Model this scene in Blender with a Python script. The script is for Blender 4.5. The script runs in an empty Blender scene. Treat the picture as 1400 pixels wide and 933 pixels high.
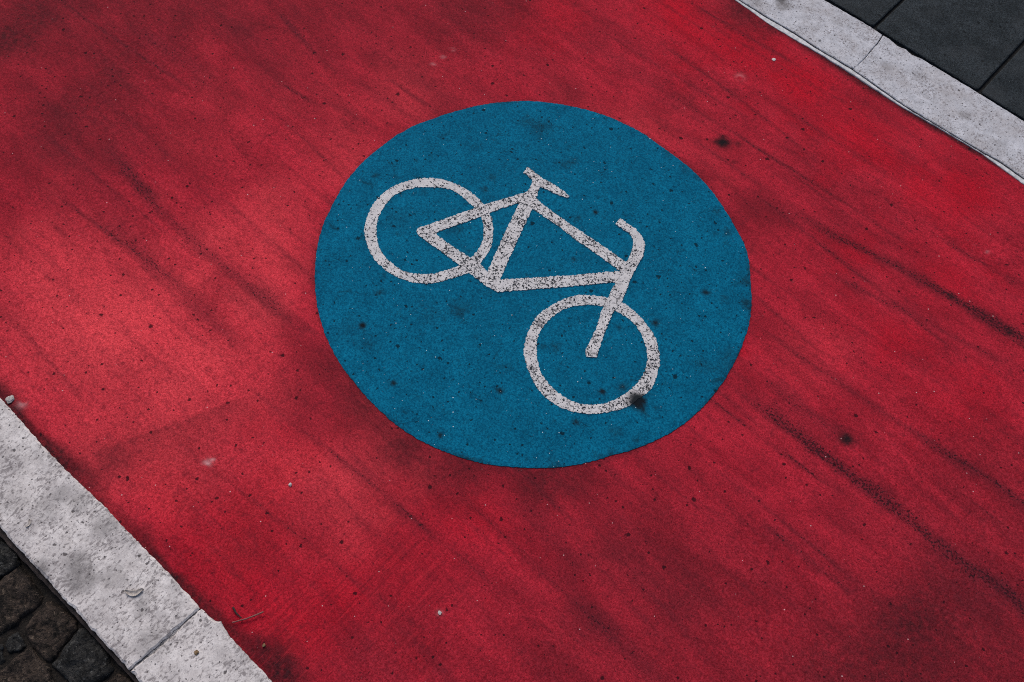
"""A red cycle path with a blue bicycle roundel, between white kerbs. All lengths in metres; origin at the roundel, X along the path."""
D = {'bar': [(0.146, 0.1555), (0.1714, 0.1656), (0.1645, 0.1938), (0.1481, 0.2256), (0.1323, 0.2377), (0.105, 0.2458), (0.0793, 0.2451), (0.0565, 0.2439), (0.0596, 0.2236), (0.0799, 0.2246), (0.1026, 0.2259), (0.1184, 0.2172), (0.1308, 0.2017),
         (0.1411, 0.1778)],
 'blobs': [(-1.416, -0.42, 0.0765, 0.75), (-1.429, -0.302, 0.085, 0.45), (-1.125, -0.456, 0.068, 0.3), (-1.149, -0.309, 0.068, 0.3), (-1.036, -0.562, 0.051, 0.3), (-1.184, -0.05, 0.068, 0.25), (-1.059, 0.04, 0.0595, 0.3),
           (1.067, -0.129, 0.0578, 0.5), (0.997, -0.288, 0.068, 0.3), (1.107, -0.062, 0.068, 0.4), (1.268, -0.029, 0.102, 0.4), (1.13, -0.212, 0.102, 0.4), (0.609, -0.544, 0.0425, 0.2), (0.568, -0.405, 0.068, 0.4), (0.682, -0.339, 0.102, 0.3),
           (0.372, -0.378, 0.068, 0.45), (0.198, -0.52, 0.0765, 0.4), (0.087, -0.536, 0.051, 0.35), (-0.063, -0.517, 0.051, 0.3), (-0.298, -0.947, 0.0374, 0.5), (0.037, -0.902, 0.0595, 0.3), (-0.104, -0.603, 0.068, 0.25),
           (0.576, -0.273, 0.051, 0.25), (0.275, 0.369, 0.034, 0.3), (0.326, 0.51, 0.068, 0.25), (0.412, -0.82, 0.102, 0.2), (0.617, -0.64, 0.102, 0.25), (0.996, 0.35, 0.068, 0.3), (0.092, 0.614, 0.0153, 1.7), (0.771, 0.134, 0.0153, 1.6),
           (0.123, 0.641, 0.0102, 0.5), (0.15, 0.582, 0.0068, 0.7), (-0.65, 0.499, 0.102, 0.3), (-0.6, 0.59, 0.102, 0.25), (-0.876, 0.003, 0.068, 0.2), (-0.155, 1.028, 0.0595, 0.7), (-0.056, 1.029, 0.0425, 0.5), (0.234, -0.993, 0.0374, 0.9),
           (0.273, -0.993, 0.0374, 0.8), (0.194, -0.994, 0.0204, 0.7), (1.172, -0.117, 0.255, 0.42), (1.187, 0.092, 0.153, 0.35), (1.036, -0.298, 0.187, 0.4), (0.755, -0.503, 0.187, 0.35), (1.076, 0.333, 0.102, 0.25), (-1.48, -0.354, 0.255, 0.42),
           (-1.27, -0.1, 0.255, 0.36), (-0.98, 0.198, 0.238, 0.3), (-0.718, 0.429, 0.204, 0.25), (-1.104, -0.534, 0.187, 0.28), (-0.99, -0.321, 0.187, 0.22), (0.711, -0.352, 0.102, 0.25)],  # the broad ones paint lens vignette over the corners, beside real smudges
 'brush': [(0.243, -0.865, 0.136, 0.7), (0.284, -0.731, 0.102, 0.5), (0.214, -0.967, 0.085, 0.6), (0.414, -0.744, 0.102, 0.4), (0.148, -0.717, 0.102, 0.3), (0.334, 1.349, 0.0002, 0)],
 'cam': {'fwd': [-0.2920945409126059, 0.4046259476773157, -0.8665786875034996],
         'lens': 36.19717500837782,
         'loc': [0.75655, -1.09911, 1.96323],
         'right': [0.7421166666738078, 0.6674431216846324, 0.061502295573655934],
         'up': [-0.6032774090035283, 0.625138002190002, 0.4952361517537694]},
 'chalk': [(-0.16, -0.822, 0.0068, 0.6), (-0.158, -0.811, 0.0042, 0.5), (-0.533, -0.996, 0.0085, 0.4), (0.394, -0.721, 0.0051, 0.2), (-0.605, 0.361, 0.0051, 0.35), (-0.603, 0.288, 0.0051, 0.3), (-0.603, 0.325, 0.0042, 0.4),
           (0.698, 0.784, 0.0034, 0.4), (0.753, 0.793, 0.0034, 0.4), (0.725, 0.79, 0.0034, 0.4), (-0.008, 0.83, 0.0102, 0.25), (-0.654, -0.705, 0.0042, 0.5)],
 'chip_a': [(0.021, 0.9449)],
 'chip_b': [(0.3938, -0.7214)],
 'cob0': [(-0.3398, -1.2029), (-0.2985, -1.187), (-0.2635, -1.1947), (-0.2653, -1.2319), (-0.2679, -1.2519)],
 'cob1': [(-0.2599, -1.2356), (-0.2589, -1.2016), (-0.224, -1.2022), (-0.1829, -1.2074), (-0.1746, -1.2169), (-0.1748, -1.2513), (-0.1765, -1.2823), (-0.1855, -1.3115), (-0.2574, -1.2769)],
 'cob2': [(-0.1672, -1.2057), (-0.1569, -1.1984), (-0.1032, -1.1932), (-0.0858, -1.2023), (-0.0786, -1.2331), (-0.0727, -1.2644), (-0.0849, -1.2717), (-0.137, -1.2706), (-0.1534, -1.2609)],
 'cob3': [(-0.0788, -1.2), (-0.0633, -1.1857), (0.0214, -1.1977), (0.0223, -1.235), (-0.0011, -1.2645), (-0.0632, -1.2658)],
 'cob4': [(-0.1171, -1.281), (-0.0704, -1.2785), (-0.0306, -1.2858), (-0.035, -1.3213), (-0.0705, -1.3657), (-0.1219, -1.3581), (-0.1171, -1.3337)],
 'cob5': [(0.0375, -1.199), (0.0599, -1.1903), (0.1052, -1.1923), (0.1107, -1.2223), (0.062, -1.2359), (0.0346, -1.2297)],
 'cob6': [(-0.0212, -1.289), (0.0016, -1.27), (0.0498, -1.2628), (0.058, -1.2938), (0.0195, -1.3254), (-0.0238, -1.3188)],
 'cob7': [(-0.1632, -1.295), (-0.1556, -1.2754), (-0.129, -1.2798), (-0.1258, -1.2891), (-0.136, -1.3067), (-0.1527, -1.3058)],
 'cob8': [(-0.1926, -1.3346), (-0.1618, -1.3101), (-0.1346, -1.3217), (-0.1337, -1.357), (-0.1771, -1.3691)],
 'corner_bl': [(-0.0966, -1.3478)],
 'corner_br': [(1.3, -0.06)],
 'corner_tl': [(-1.5495, -0.3495)],
 'corner_tr': [(0.3972, 1.6584)],
 'curl_a': [(-0.3045, -1.1381)],
 'curl_b': [(-0.2808, -1.1761)],
 'disc': [(-0.5, -0.0271), (-0.4885, -0.111), (-0.4618, -0.186), (-0.4333, -0.2474), (-0.403, -0.296), (-0.3538, -0.3494), (-0.3345, -0.3692), (-0.2655, -0.423), (-0.1871, -0.4634), (-0.1163, -0.4851), (-0.0162, -0.4979), (0.0533, -0.5021),
          (0.1342, -0.487), (0.2038, -0.4616), (0.2651, -0.4281), (0.3173, -0.3847), (0.339, -0.3659), (0.3844, -0.3142), (0.4267, -0.2434), (0.4631, -0.1782), (0.4888, -0.105), (0.4995, -0.0411), (0.4992, 0.0313), (0.4855, 0.1159), (0.4673, 0.1835),
          (0.4352, 0.2566), (0.3997, 0.3047), (0.3921, 0.3112), (0.3288, 0.3868), (0.2534, 0.4289), (0.1835, 0.4614), (0.0979, 0.486), (0.0046, 0.4911), (-0.0926, 0.4895), (-0.1881, 0.4656), (-0.2745, 0.4204), (-0.32, 0.3903), (-0.4018, 0.3004),
          (-0.4597, 0.1925), (-0.4978, 0.0683)],
 'disc_spots': [(0.388, -0.106, 0.017, 1.7), (0.345, -0.101, 0.0102, 0.7), (0.319, -0.141, 0.0051, 1.0), (-0.168, -0.383, 0.0068, 1.1), (-0.202, -0.297, 0.0085, 0.9), (-0.446, -0.072, 0.0068, 0.7), (-0.018, -0.435, 0.0068, 1.0),
                (0.159, -0.292, 0.0068, 1.0), (0.139, -0.455, 0.0051, 1.0), (0.003, 0.218, 0.0048, 1.2), (0.296, 0.076, 0.0076, 1.0), (0.247, 0.01, 0.0068, 0.7), (0.377, 0.31, 0.0119, 0.9), (0.414, 0.264, 0.0136, 0.8), (0.266, 0.396, 0.0102, 0.6),
                (0.211, 0.427, 0.0102, 0.7), (-0.263, 0.325, 0.0204, 0.6), (-0.294, 0.318, 0.017, 0.5), (-0.137, 0.296, 0.0136, 0.5), (-0.046, -0.21, 0.017, 0.5), (-0.035, -0.204, 0.0136, 0.4), (-0.245, 0.124, 0.0085, 0.7),
                (-0.23, 0.084, 0.0068, 1.0), (0.363, -0.072, 0.0002, 0), (0.436, -0.267, 0.017, 0.6), (0.358, -0.34, 0.0136, 0.7), (-0.21, -0.048, 0.0238, 0.45), (-0.136, -0.077, 0.017, 0.3), (0.438, 0.063, 0.017, 0.4), (0.33, 0.222, 0.0068, 0.9),
                (0.37, 0.239, 0.0085, 0.6), (-0.015, 0.174, 0.0085, 0.6), (0.052, 0.078, 0.0068, 0.9), (0.397, -0.195, 0.0119, 0.5), (0.424, -0.24, 0.0068, 0.7), (0.325, -0.236, 0.0051, 1.0), (0.049, -0.422, 0.0068, 0.3),
                (0.175, -0.127, 0.0085, 0.7), (-0.026, -0.123, 0.0102, 0.3), (-0.316, -0.123, 0.034, 0.2), (-0.044, 0.494, 0.017, 0.4), (0.018, 0.489, 0.0136, 0.4), (0.072, 0.478, 0.0102, 0.5), (-0.054, 0.552, 0.0085, 0.3),
                (-0.148, 0.275, 0.0119, 0.4), (-0.08, -0.256, 0.0238, 0.25), (-0.18, -0.405, 0.034, 0.2), (-0.125, -0.403, 0.0136, 0.3), (-0.331, -0.023, 0.0102, 0.4), (-0.21, 0.027, 0.0068, 0.8)],
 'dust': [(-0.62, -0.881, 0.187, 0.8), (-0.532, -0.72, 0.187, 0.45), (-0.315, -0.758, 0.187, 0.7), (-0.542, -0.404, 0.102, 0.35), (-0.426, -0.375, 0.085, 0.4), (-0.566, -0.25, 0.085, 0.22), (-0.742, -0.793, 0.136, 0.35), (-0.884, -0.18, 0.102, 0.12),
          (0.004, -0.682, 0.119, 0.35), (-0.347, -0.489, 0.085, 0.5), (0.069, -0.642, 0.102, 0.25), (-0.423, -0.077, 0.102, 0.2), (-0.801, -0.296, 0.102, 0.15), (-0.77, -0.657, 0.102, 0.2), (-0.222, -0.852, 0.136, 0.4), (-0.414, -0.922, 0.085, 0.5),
          (-0.566, -0.061, 0.102, 0.2), (-0.602, 0.175, 0.136, 0.25), (0.161, 0.347, 0.102, 0.2), (-0.084, 0.455, 0.119, 0.3), (0.595, 0.265, 0.102, 0.2)],  # pale dust, and the lit left side painted as a paler red
 'fork': [(0.146, 0.1555), (0.1539, 0.1265), (0.1633, 0.096), (0.177, 0.051), (0.189, 0.0148), (0.2093, -0.0281), (0.228, -0.0895), (0.2391, -0.0998), (0.2584, -0.0843), (0.2506, -0.0737), (0.2289, -0.0215), (0.2117, 0.0241), (0.2055, 0.069),
          (0.1816, 0.1304), (0.1714, 0.1656)],
 'frame_out': [(-0.26, -0.1202), (-0.2642, -0.11), (-0.2428, -0.0583), (-0.2118, 0.0211), (-0.1965, 0.0566), (-0.1748, 0.1042), (-0.1546, 0.1449), (-0.158, 0.165), (-0.1639, 0.1782), (-0.1453, 0.1871), (-0.1389, 0.1743), (-0.1258, 0.1496),
               (-0.1071, 0.1461), (-0.016, 0.1478), (0.0642, 0.1536), (0.1469, 0.1577), (0.1559, 0.1305), (0.1667, 0.1013), (0.0962, 0.0157), (0.0674, -0.0174), (0.0252, -0.0669), (-0.0135, -0.1123), (-0.0389, -0.117), (-0.1277, -0.1189),
               (-0.1892, -0.1213), (-0.248, -0.125)],
 'fw_in': [(0.1499, -0.1629), (0.1261, -0.1283), (0.1188, -0.0845), (0.1251, -0.0405), (0.1478, -0.0047), (0.1775, 0.023), (0.2101, 0.0365), (0.2492, 0.0418), (0.2868, 0.0323), (0.3225, 0.0086), (0.3447, -0.0169), (0.3571, -0.0459),
           (0.3612, -0.0773), (0.3584, -0.11), (0.3475, -0.1477), (0.3287, -0.1754), (0.3044, -0.1962), (0.2686, -0.2084), (0.2254, -0.2075), (0.1864, -0.1946)],
 'fw_out': [(0.1274, -0.1795), (0.1043, -0.1386), (0.093, -0.0906), (0.1003, -0.0426), (0.1154, -0.003), (0.1323, 0.019), (0.1647, 0.0438), (0.2024, 0.0621), (0.2381, 0.0664), (0.2832, 0.0584), (0.324, 0.0417), (0.358, 0.0115), (0.3796, -0.0243),
            (0.3916, -0.0633), (0.3885, -0.0961), (0.3797, -0.1365), (0.3585, -0.1713), (0.3383, -0.1969), (0.3077, -0.2199), (0.2697, -0.2342), (0.2233, -0.2344), (0.1784, -0.2175), (0.1459, -0.1978)],
 'grain_a': [(0.1983, -0.9866)],
 'grain_b': [(0.1205, -1.0785)],
 'hole_main': [(-0.1122, 0.1195), (-0.0363, 0.124), (0.005, 0.1231), (0.0816, 0.1263), (0.1507, 0.128), (0.1153, 0.0855), (0.077, 0.0383), (0.0476, 0.0055), (-0.0313, -0.0827), (-0.0756, 0.0254)],
 'hole_rear': [(-0.2275, -0.0942), (-0.2076, -0.0447), (-0.1885, 0.0013), (-0.1732, 0.0469), (-0.1679, 0.0596), (-0.1454, 0.1114), (-0.1093, 0.0161), (-0.0662, -0.0873), (-0.0963, -0.0824), (-0.1247, -0.0872), (-0.1809, -0.0928)],
 'ja': [(0.148, 1.4014), (0.1491, 1.251)],
 'jb': [(0.4783, 1.5041), (0.4789, 1.2449)],
 'kl_base': [(-0.3258, -1.1904), (-0.1722, -1.1874), (0.0777, -1.1871)],
 'kl_in': [(-0.5775, -1.0174), (-0.4907, -1.0204), (-0.4208, -1.0232), (-0.3501, -1.0231), (-0.2346, -1.0188), (-0.133, -1.0196), (-0.0447, -1.0182), (0.0143, -1.0192), (0.0574, -1.0219), (0.087, -1.0197), (0.1032, -1.0158), (0.1076, -1.0108),
           (0.1256, -1.0154), (0.1438, -1.0187), (0.1804, -1.0186), (0.2591, -1.0191)],
 'kl_joint': [(0.0573, -1.1722), (0.0594, -1.1428), (0.0614, -1.1101), (0.0614, -1.0724), (0.0611, -1.0457), (0.0628, -1.0248)],
 'kl_out': [(-0.3413, -1.1797), (-0.2896, -1.1784), (-0.1917, -1.1807), (-0.0506, -1.1801), (0.0853, -1.1801)],
 'kl_stain': [(-0.214, -1.176, 0.0153, 0.8), (-0.147, -1.133, 0.0272, 0.8), (-0.176, -1.121, 0.0204, 0.6), (-0.269, -1.047, 0.0204, 0.5), (-0.197, -1.041, 0.0238, 0.6), (-0.307, -1.062, 0.0153, 0.5), (-0.349, -1.108, 0.0037, 3.0),
              (-0.105, -1.094, 0.0204, 0.45), (-0.03, -1.081, 0.017, 0.4), (0.052, -1.116, 0.0272, 0.5), (0.055, -1.059, 0.017, 0.35), (-0.308, -1.104, 0.0238, 0.4), (-0.361, -1.133, 0.0238, 0.35), (-0.015, -1.096, 0.0136, 0.5)],
 'kr_in': [(-0.1832, 1.0598), (-0.0859, 1.0605), (0.0057, 1.0645), (0.0871, 1.062), (0.181, 1.066), (0.3597, 1.0539), (0.5219, 1.0586), (0.646, 1.0656), (0.7053, 1.0601)],
 'kr_joint': [(0.1832, 1.2342), (0.1894, 1.2013), (0.1914, 1.1566), (0.1946, 1.1292), (0.1949, 1.099), (0.1938, 1.0714)],
 'kr_lip': [(-0.1894, 1.0534), (-0.0635, 1.0438), (0.0179, 1.0464), (0.0943, 1.0512), (0.1897, 1.0523), (0.3507, 1.0466), (0.4596, 1.0534), (0.587, 1.0572), (0.7196, 1.0449)],
 'kr_out': [(-0.0141, 1.2341), (0.1182, 1.2394), (0.1817, 1.2366), (0.2051, 1.2369), (0.2328, 1.2299), (0.2573, 1.2355), (0.2789, 1.2304), (0.3076, 1.2365), (0.487, 1.2383), (0.6144, 1.2369)],
 'kr_stain': [(-0.094, 1.144, 0.0119, 1.6), (-0.08, 1.134, 0.0204, 0.8), (-0.135, 1.089, 0.0153, 0.5), (0.495, 1.138, 0.0153, 0.7), (0.253, 1.143, 0.017, 0.5), (0.333, 1.175, 0.017, 0.35), (0.07, 1.091, 0.0037, 2.5), (0.225, 1.156, 0.0025, 2.5),
              (0.603, 1.107, 0.0238, 0.3), (0.072, 1.2, 0.0272, 0.3)],
 'leaf': [(-0.0518, -1.0846)],
 'peb_a': [(-0.5579, -1.0065)],
 'peb_b': [(-0.004, -0.7398)],
 'ring': [(-0.142, -0.495, 0.068, 0.7), (-0.016, -0.519, 0.068, 0.8), (0.109, -0.515, 0.068, 0.9), (0.23, -0.468, 0.068, 0.8), (0.341, -0.389, 0.068, 0.7), (0.414, -0.312, 0.068, 0.5), (-0.353, -0.331, 0.0425, 0.4), (-0.485, 0.187, 0.051, 0.4),
          (-0.298, 0.422, 0.051, 0.35), (0.105, 0.51, 0.051, 0.4), (0.249, 0.465, 0.0425, 0.4)],
 'rw_in': [(-0.3262, -0.1853), (-0.3531, -0.1518), (-0.3695, -0.1039), (-0.3684, -0.0655), (-0.3527, -0.0312), (-0.3291, -0.0046), (-0.2982, 0.0197), (-0.2672, 0.0284), (-0.2313, 0.0265), (-0.1998, 0.0237), (-0.1745, 0.012), (-0.1487, -0.0108),
           (-0.1294, -0.0393), (-0.1206, -0.0716), (-0.1207, -0.1064), (-0.1304, -0.1359), (-0.1496, -0.1745), (-0.178, -0.2033), (-0.2089, -0.22), (-0.2503, -0.2216), (-0.2884, -0.2127)],
 'rw_out': [(-0.3458, -0.2045), (-0.3716, -0.17), (-0.3903, -0.1276), (-0.3938, -0.075), (-0.3795, -0.0293), (-0.3555, 0.0072), (-0.3213, 0.0335), (-0.2848, 0.0469), (-0.246, 0.0525), (-0.2087, 0.0489), (-0.1696, 0.0351), (-0.1419, 0.0138),
            (-0.1121, -0.0223), (-0.0977, -0.0609), (-0.0928, -0.0963), (-0.0998, -0.1287), (-0.1167, -0.1649), (-0.1402, -0.2035), (-0.1726, -0.2279), (-0.2142, -0.2432), (-0.2614, -0.2439), (-0.3024, -0.2323)],
 'saddle': [(-0.199, 0.1851), (-0.2035, 0.2066), (-0.1825, 0.2048), (-0.1534, 0.2046), (-0.129, 0.2096), (-0.0922, 0.2111), (-0.0718, 0.2093), (-0.0727, 0.2021), (-0.0886, 0.1958), (-0.1193, 0.1874), (-0.1405, 0.181), (-0.1554, 0.1739),
            (-0.1712, 0.1838)],
 'sat': [(0.108, 0.929, 0.102, 0.9), (-0.095, 0.911, 0.102, 0.8), (-0.26, 0.899, 0.102, 0.8), (0.343, 0.882, 0.102, 0.7), (0.631, 0.904, 0.102, 0.7), (0.515, 0.575, 0.0595, 0.6), (0.718, 0.41, 0.068, 0.6), (0.059, -0.921, 0.136, 0.7),
         (0.214, -0.93, 0.102, 0.5), (0.937, 0.391, 0.085, 0.4), (0.233, -0.798, 0.102, 0.4), (-0.158, -0.922, 0.085, 0.5), (0.725, 0.664, 0.068, 0.5), (-0.498, 0.654, 0.119, 0.4), (0.464, 0.165, 0.0272, 0.8), (0.306, -0.527, 0.085, 0.3),
         (0.295, -0.621, 0.102, 0.3)],
 'seam': [(-0.3413, -0.9764), (-0.3215, -0.92), (-0.2689, -0.7953), (-0.2397, -0.7234), (-0.2186, -0.6726)],
 'slab_edge': [(0.0034, 1.2523), (0.1565, 1.2506), (0.4708, 1.2515)],
 'spots': [(0.092, 0.614, 0.011, 1.3), (0.771, 0.134, 0.0102, 0.85), (0.388, -0.106, 0.0127, 1.8), (0.319, -0.141, 0.0051, 1.2), (-0.168, -0.383, 0.0061, 1.2), (0.159, -0.292, 0.0051, 1.0), (0.003, 0.218, 0.0051, 1.2), (0.296, 0.076, 0.0061, 1.0),
           (0.331, 0.221, 0.0059, 0.9), (0.754, 0.618, 0.0085, 0.9), (0.901, 0.627, 0.0085, 0.9), (0.124, 0.639, 0.0068, 0.5), (-0.018, -0.435, 0.0051, 0.9), (0.139, -0.455, 0.0051, 0.9), (0.344, -0.1, 0.0068, 0.7), (0.324, -0.235, 0.0051, 0.9),
           (-0.242, -1.021, 0.0068, 1.0)],
 'straw_a': [(0.124, -0.9983)],
 'straw_b': [(0.1521, -0.946)],
 'streaks': [{'p': [(-0.959, -0.453), (-0.746, -0.488), (-0.562, -0.494), (-0.399, -0.486), (-0.176, -0.48)], 's': 0.56, 'w': 0.018}, {'p': [(-0.456, -0.457), (-0.21, -0.472)], 's': 0.5, 'w': 0.006},
             {'p': [(-0.836, -0.577), (-0.598, -0.597), (-0.468, -0.593), (-0.297, -0.595)], 's': 0.4, 'w': 0.018}, {'p': [(0.323, 0.556), (0.452, 0.57), (0.588, 0.597), (0.754, 0.618), (0.933, 0.636), (1.11, 0.652)], 's': 0.8, 'w': 0.016},
             {'p': [(0.754, 0.618), (0.933, 0.636), (1.005, 0.644)], 's': 0.75, 'w': 0.014}, {'p': [(0.403, 0.586), (0.583, 0.606), (0.75, 0.621)], 's': 0.35, 'w': 0.028},
             {'p': [(0.515, 0.066), (0.631, 0.07), (0.748, 0.069), (0.843, 0.072), (0.888, 0.07), (0.983, 0.068), (1.112, 0.068), (1.17, 0.078), (1.231, 0.072), (1.389, 0.074)], 's': 0.85, 'w': 0.018},
             {'p': [(0.555, 0.135), (0.665, 0.131), (0.765, 0.126)], 's': 0.5, 'w': 0.018}, {'p': [(0.466, 0.228), (0.598, 0.237), (0.818, 0.246), (0.944, 0.259), (1.046, 0.271), (1.127, 0.269), (1.289, 0.281)], 's': 0.65, 'w': 0.008},
             {'p': [(0.853, 0.25), (0.901, 0.253), (1.043, 0.265), (1.127, 0.269), (1.289, 0.281)], 's': 0.55, 'w': 0.016}, {'p': [(0.509, 0.47), (0.636, 0.493), (0.779, 0.519), (0.977, 0.555)], 's': 0.5, 'w': 0.014},
             {'p': [(0.647, 0.749), (0.805, 0.759), (0.868, 0.763)], 's': 0.5, 'w': 0.01}, {'p': [(0.055, 0.802), (0.378, 0.56)], 's': 0, 'w': 0.0002},
             {'p': [(-0.229, 0.774), (-0.066, 0.771), (0.084, 0.76), (0.16, 0.753), (0.294, 0.735)], 's': 0.6, 'w': 0.006}, {'p': [(-1.023, 0.134), (-0.858, 0.099), (-0.745, 0.093)], 's': 0.6, 'w': 0.008},
             {'p': [(-0.649, 0.169), (-0.516, 0.177)], 's': 0.7, 'w': 0.0044}, {'p': [(-0.639, -0.008), (-0.56, -0.009)], 's': 0.4, 'w': 0.008}, {'p': [(-0.708, -0.002), (-0.652, 0.02), (-0.537, 0.034)], 's': 0.3, 'w': 0.006},
             {'p': [(0.598, -0.532), (0.724, -0.535), (0.776, -0.541)], 's': 0.38, 'w': 0.024}, {'p': [(0.551, -0.531), (0.639, -0.524), (0.687, -0.529)], 's': 0.35, 'w': 0.024},
             {'p': [(0.546, -0.146), (0.674, -0.167), (0.806, -0.17)], 's': 0.4, 'w': 0.008}, {'p': [(0.741, -0.143), (0.843, -0.143), (0.974, -0.143)], 's': 0.6, 'w': 0.008},
             {'p': [(-1.269, -0.176), (-1.038, -0.15), (-0.952, -0.159)], 's': 0.4, 'w': 0.026}, {'p': [(-0.97, -0.458), (-0.794, -0.479), (-0.742, -0.484)], 's': 0.45, 'w': 0.018},
             {'p': [(-0.465, 0.661), (-0.259, 0.642), (-0.047, 0.65), (0.067, 0.639)], 's': 0.35, 'w': 0.04}, {'p': [(-0.509, 0.489), (-0.342, 0.473), (-0.24, 0.469)], 's': 0.25, 'w': 0.036},
             {'p': [(0.197, 0.538), (0.39, 0.542), (0.62, 0.505)], 's': 0.3, 'w': 0.04}, {'p': [(0.518, -0.39), (0.669, -0.392), (0.775, -0.39)], 's': 0.35, 'w': 0.028},
             {'p': [(0.349, -0.443), (0.464, -0.462), (0.554, -0.479)], 's': 0.35, 'w': 0.028}, {'p': [(0.153, 0.76), (0.433, 0.74), (0.646, 0.733)], 's': 0.2, 'w': 0.028},
             {'p': [(-1.119, 0.017), (-0.776, -0.037), (-0.554, -0.049)], 's': 0.3, 'w': 0.032}, {'p': [(-1.123, -0.521), (-0.876, -0.557), (-0.554, -0.583)], 's': 0.22, 'w': 0.044},
             {'p': [(0.862, 0.085), (1.069, 0.063), (1.244, 0.046)], 's': 0.35, 'w': 0.052}, {'p': [(-0.776, 0.215), (-0.519, 0.223), (-0.433, 0.239)], 's': 0.25, 'w': 0.028}],
 'twig_a': [(0.1029, -0.9786)],
 'twig_b': [(0.1306, -0.981)]}
SUN_EL, SUN_AZ, SUN, SUN_ANG, SKY, EXPO = 48, 150, 1.5, 40, .12, 0.0

# ---------------------------------------------------------------- scene basics
import bpy, math, random
import numpy as np
from mathutils import Vector, Matrix, noise as mnoise
from mathutils.geometry import tessellate_polygon

rng = np.random.default_rng(11)
random.seed(11)
scene = bpy.context.scene
COL = scene.collection

def link(name, me, mat=None, parent=None, loc=None):
    o = bpy.data.objects.new(name, me)
    COL.objects.link(o)
    if mat: me.materials.append(mat)
    if parent: o.parent = parent
    if loc: o.location = loc
    return o

def tag(o, label, cat, group=None):
    o['label'] = label; o['category'] = cat
    if group: o['group'] = group
    return o

def structure(o):
    o['kind'] = 'structure'
    return o

# ---------------------------------------------------------------- outline helpers
def densify(pts, step, closed=True):
    out = []
    n = len(pts)
    for i in range(n if closed else n - 1):
        a = np.array(pts[i]); b = np.array(pts[(i + 1) % n])
        k = max(1, int(math.ceil(np.hypot(*(b - a)) / step)))
        for j in range(k): out.append(a + (b - a) * j / k)
    if not closed: out.append(np.array(pts[-1]))
    return np.array(out)

def catmull(pts, sub=8):
    P = np.array(pts); n = len(P); out = []
    for i in range(n):
        p0, p1, p2, p3 = P[i - 1], P[i], P[(i + 1) % n], P[(i + 2) % n]
        for j in range(sub):
            t = j / sub
            out.append(.5 * ((2 * p1) + (p2 - p0) * t + (2 * p0 - 5 * p1 + 4 * p2 - p3) * t * t + (3 * p1 - p0 - 3 * p2 + p3) * t ** 3))
    return np.array(out)

def normals2(P):
    d = np.roll(P, -1, 0) - np.roll(P, 1, 0)
    l = np.hypot(d[:, 0], d[:, 1])[:, None] + 1e-9
    return np.c_[d[:, 1], -d[:, 0]] / l

def area2(P):
    x, y = P[:, 0], P[:, 1]
    return .5 * np.sum(x * np.roll(y, -1) - y * np.roll(x, -1))

def ccw(P): return P if area2(P) > 0 else P[::-1]

def ragged(P, amp, seed, freq=90., fine=.5):
    """An outline nudged along its normal by noise: the worn edge of paint or stone."""
    N = normals2(P); out = P.copy()
    for i, (x, y) in enumerate(P):
        v = mnoise.noise(Vector((x * freq, y * freq, seed))) + fine * mnoise.noise(Vector((x * freq * 4, y * freq * 4, seed + 7)))
        out[i] += N[i] * v * amp
    return out

def plate(name, outer, holes, z0, z1, mat, parent=None, bevel=0., bev_noise=0., origin=None):
    """A flat body with a traced outline (and holes): top, thin bevel and side walls."""
    loops = [ccw(np.array(outer))] + [ccw(np.array(h))[::-1] for h in holes]
    verts, faces, tops = [], [], []
    for L in loops:
        n = len(L); base = len(verts)
        N = normals2(L)
        if bevel > 0:
            w = np.full(n, bevel)
            if bev_noise:
                w = np.array([bevel * (1 + bev_noise * mnoise.noise(Vector((x * 60, y * 60, 3.3)))) for x, y in L]).clip(bevel * .2)
            ins = L - N * w[:, None]
            rings = [(L, z0, None), (L, None, w), (ins, z1, None)]
        else:
            rings = [(L, z0, None), (L, z1, None)]
        for (R, z, w) in rings:
            for i, (x, y) in enumerate(R):
                verts.append((x, y, z if z is not None else z1 - w[i] * .7))
        for k in range(len(rings) - 1):
            for i in range(n):
                j = (i + 1) % n; a = base + k * n; b = a + n
                faces.append((a + i, a + j, b + j, b + i))
        tops.append((base + (len(rings) - 1) * n, n))
    flat, idx = [], []
    for b, n in tops:
        flat.append([Vector((verts[b + i][0], verts[b + i][1], 0)) for i in range(n)]); idx += range(b, b + n)
    for t in tessellate_polygon(flat):
        a, b, c = (idx[i] for i in t)
        pa, pb, pc = (np.array(verts[i][:2]) for i in (a, b, c))
        cr = (pb[0] - pa[0]) * (pc[1] - pa[1]) - (pb[1] - pa[1]) * (pc[0] - pa[0])
        if abs(cr) < 1e-12: continue
        faces.append((a, b, c) if cr > 0 else (a, c, b))
    o0 = origin or (0, 0)
    me = bpy.data.meshes.new(name)
    me.from_pydata([(x - o0[0], y - o0[1], z) for x, y, z in verts], [], faces)
    me.update()
    return link(name, me, mat, parent, (o0[0], o0[1], 0) if origin else None)

# ---------------------------------------------------------------- wear and painted light fields (numpy): dirt has shapes of its own
def seg_dist(X, Y, a, b):
    ax, ay = a; dx, dy = b[0] - ax, b[1] - ay
    t = np.clip(((X - ax) * dx + (Y - ay) * dy) / (dx * dx + dy * dy + 1e-12), 0, 1)
    return np.hypot(X - ax - t * dx, Y - ay - t * dy)

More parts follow.
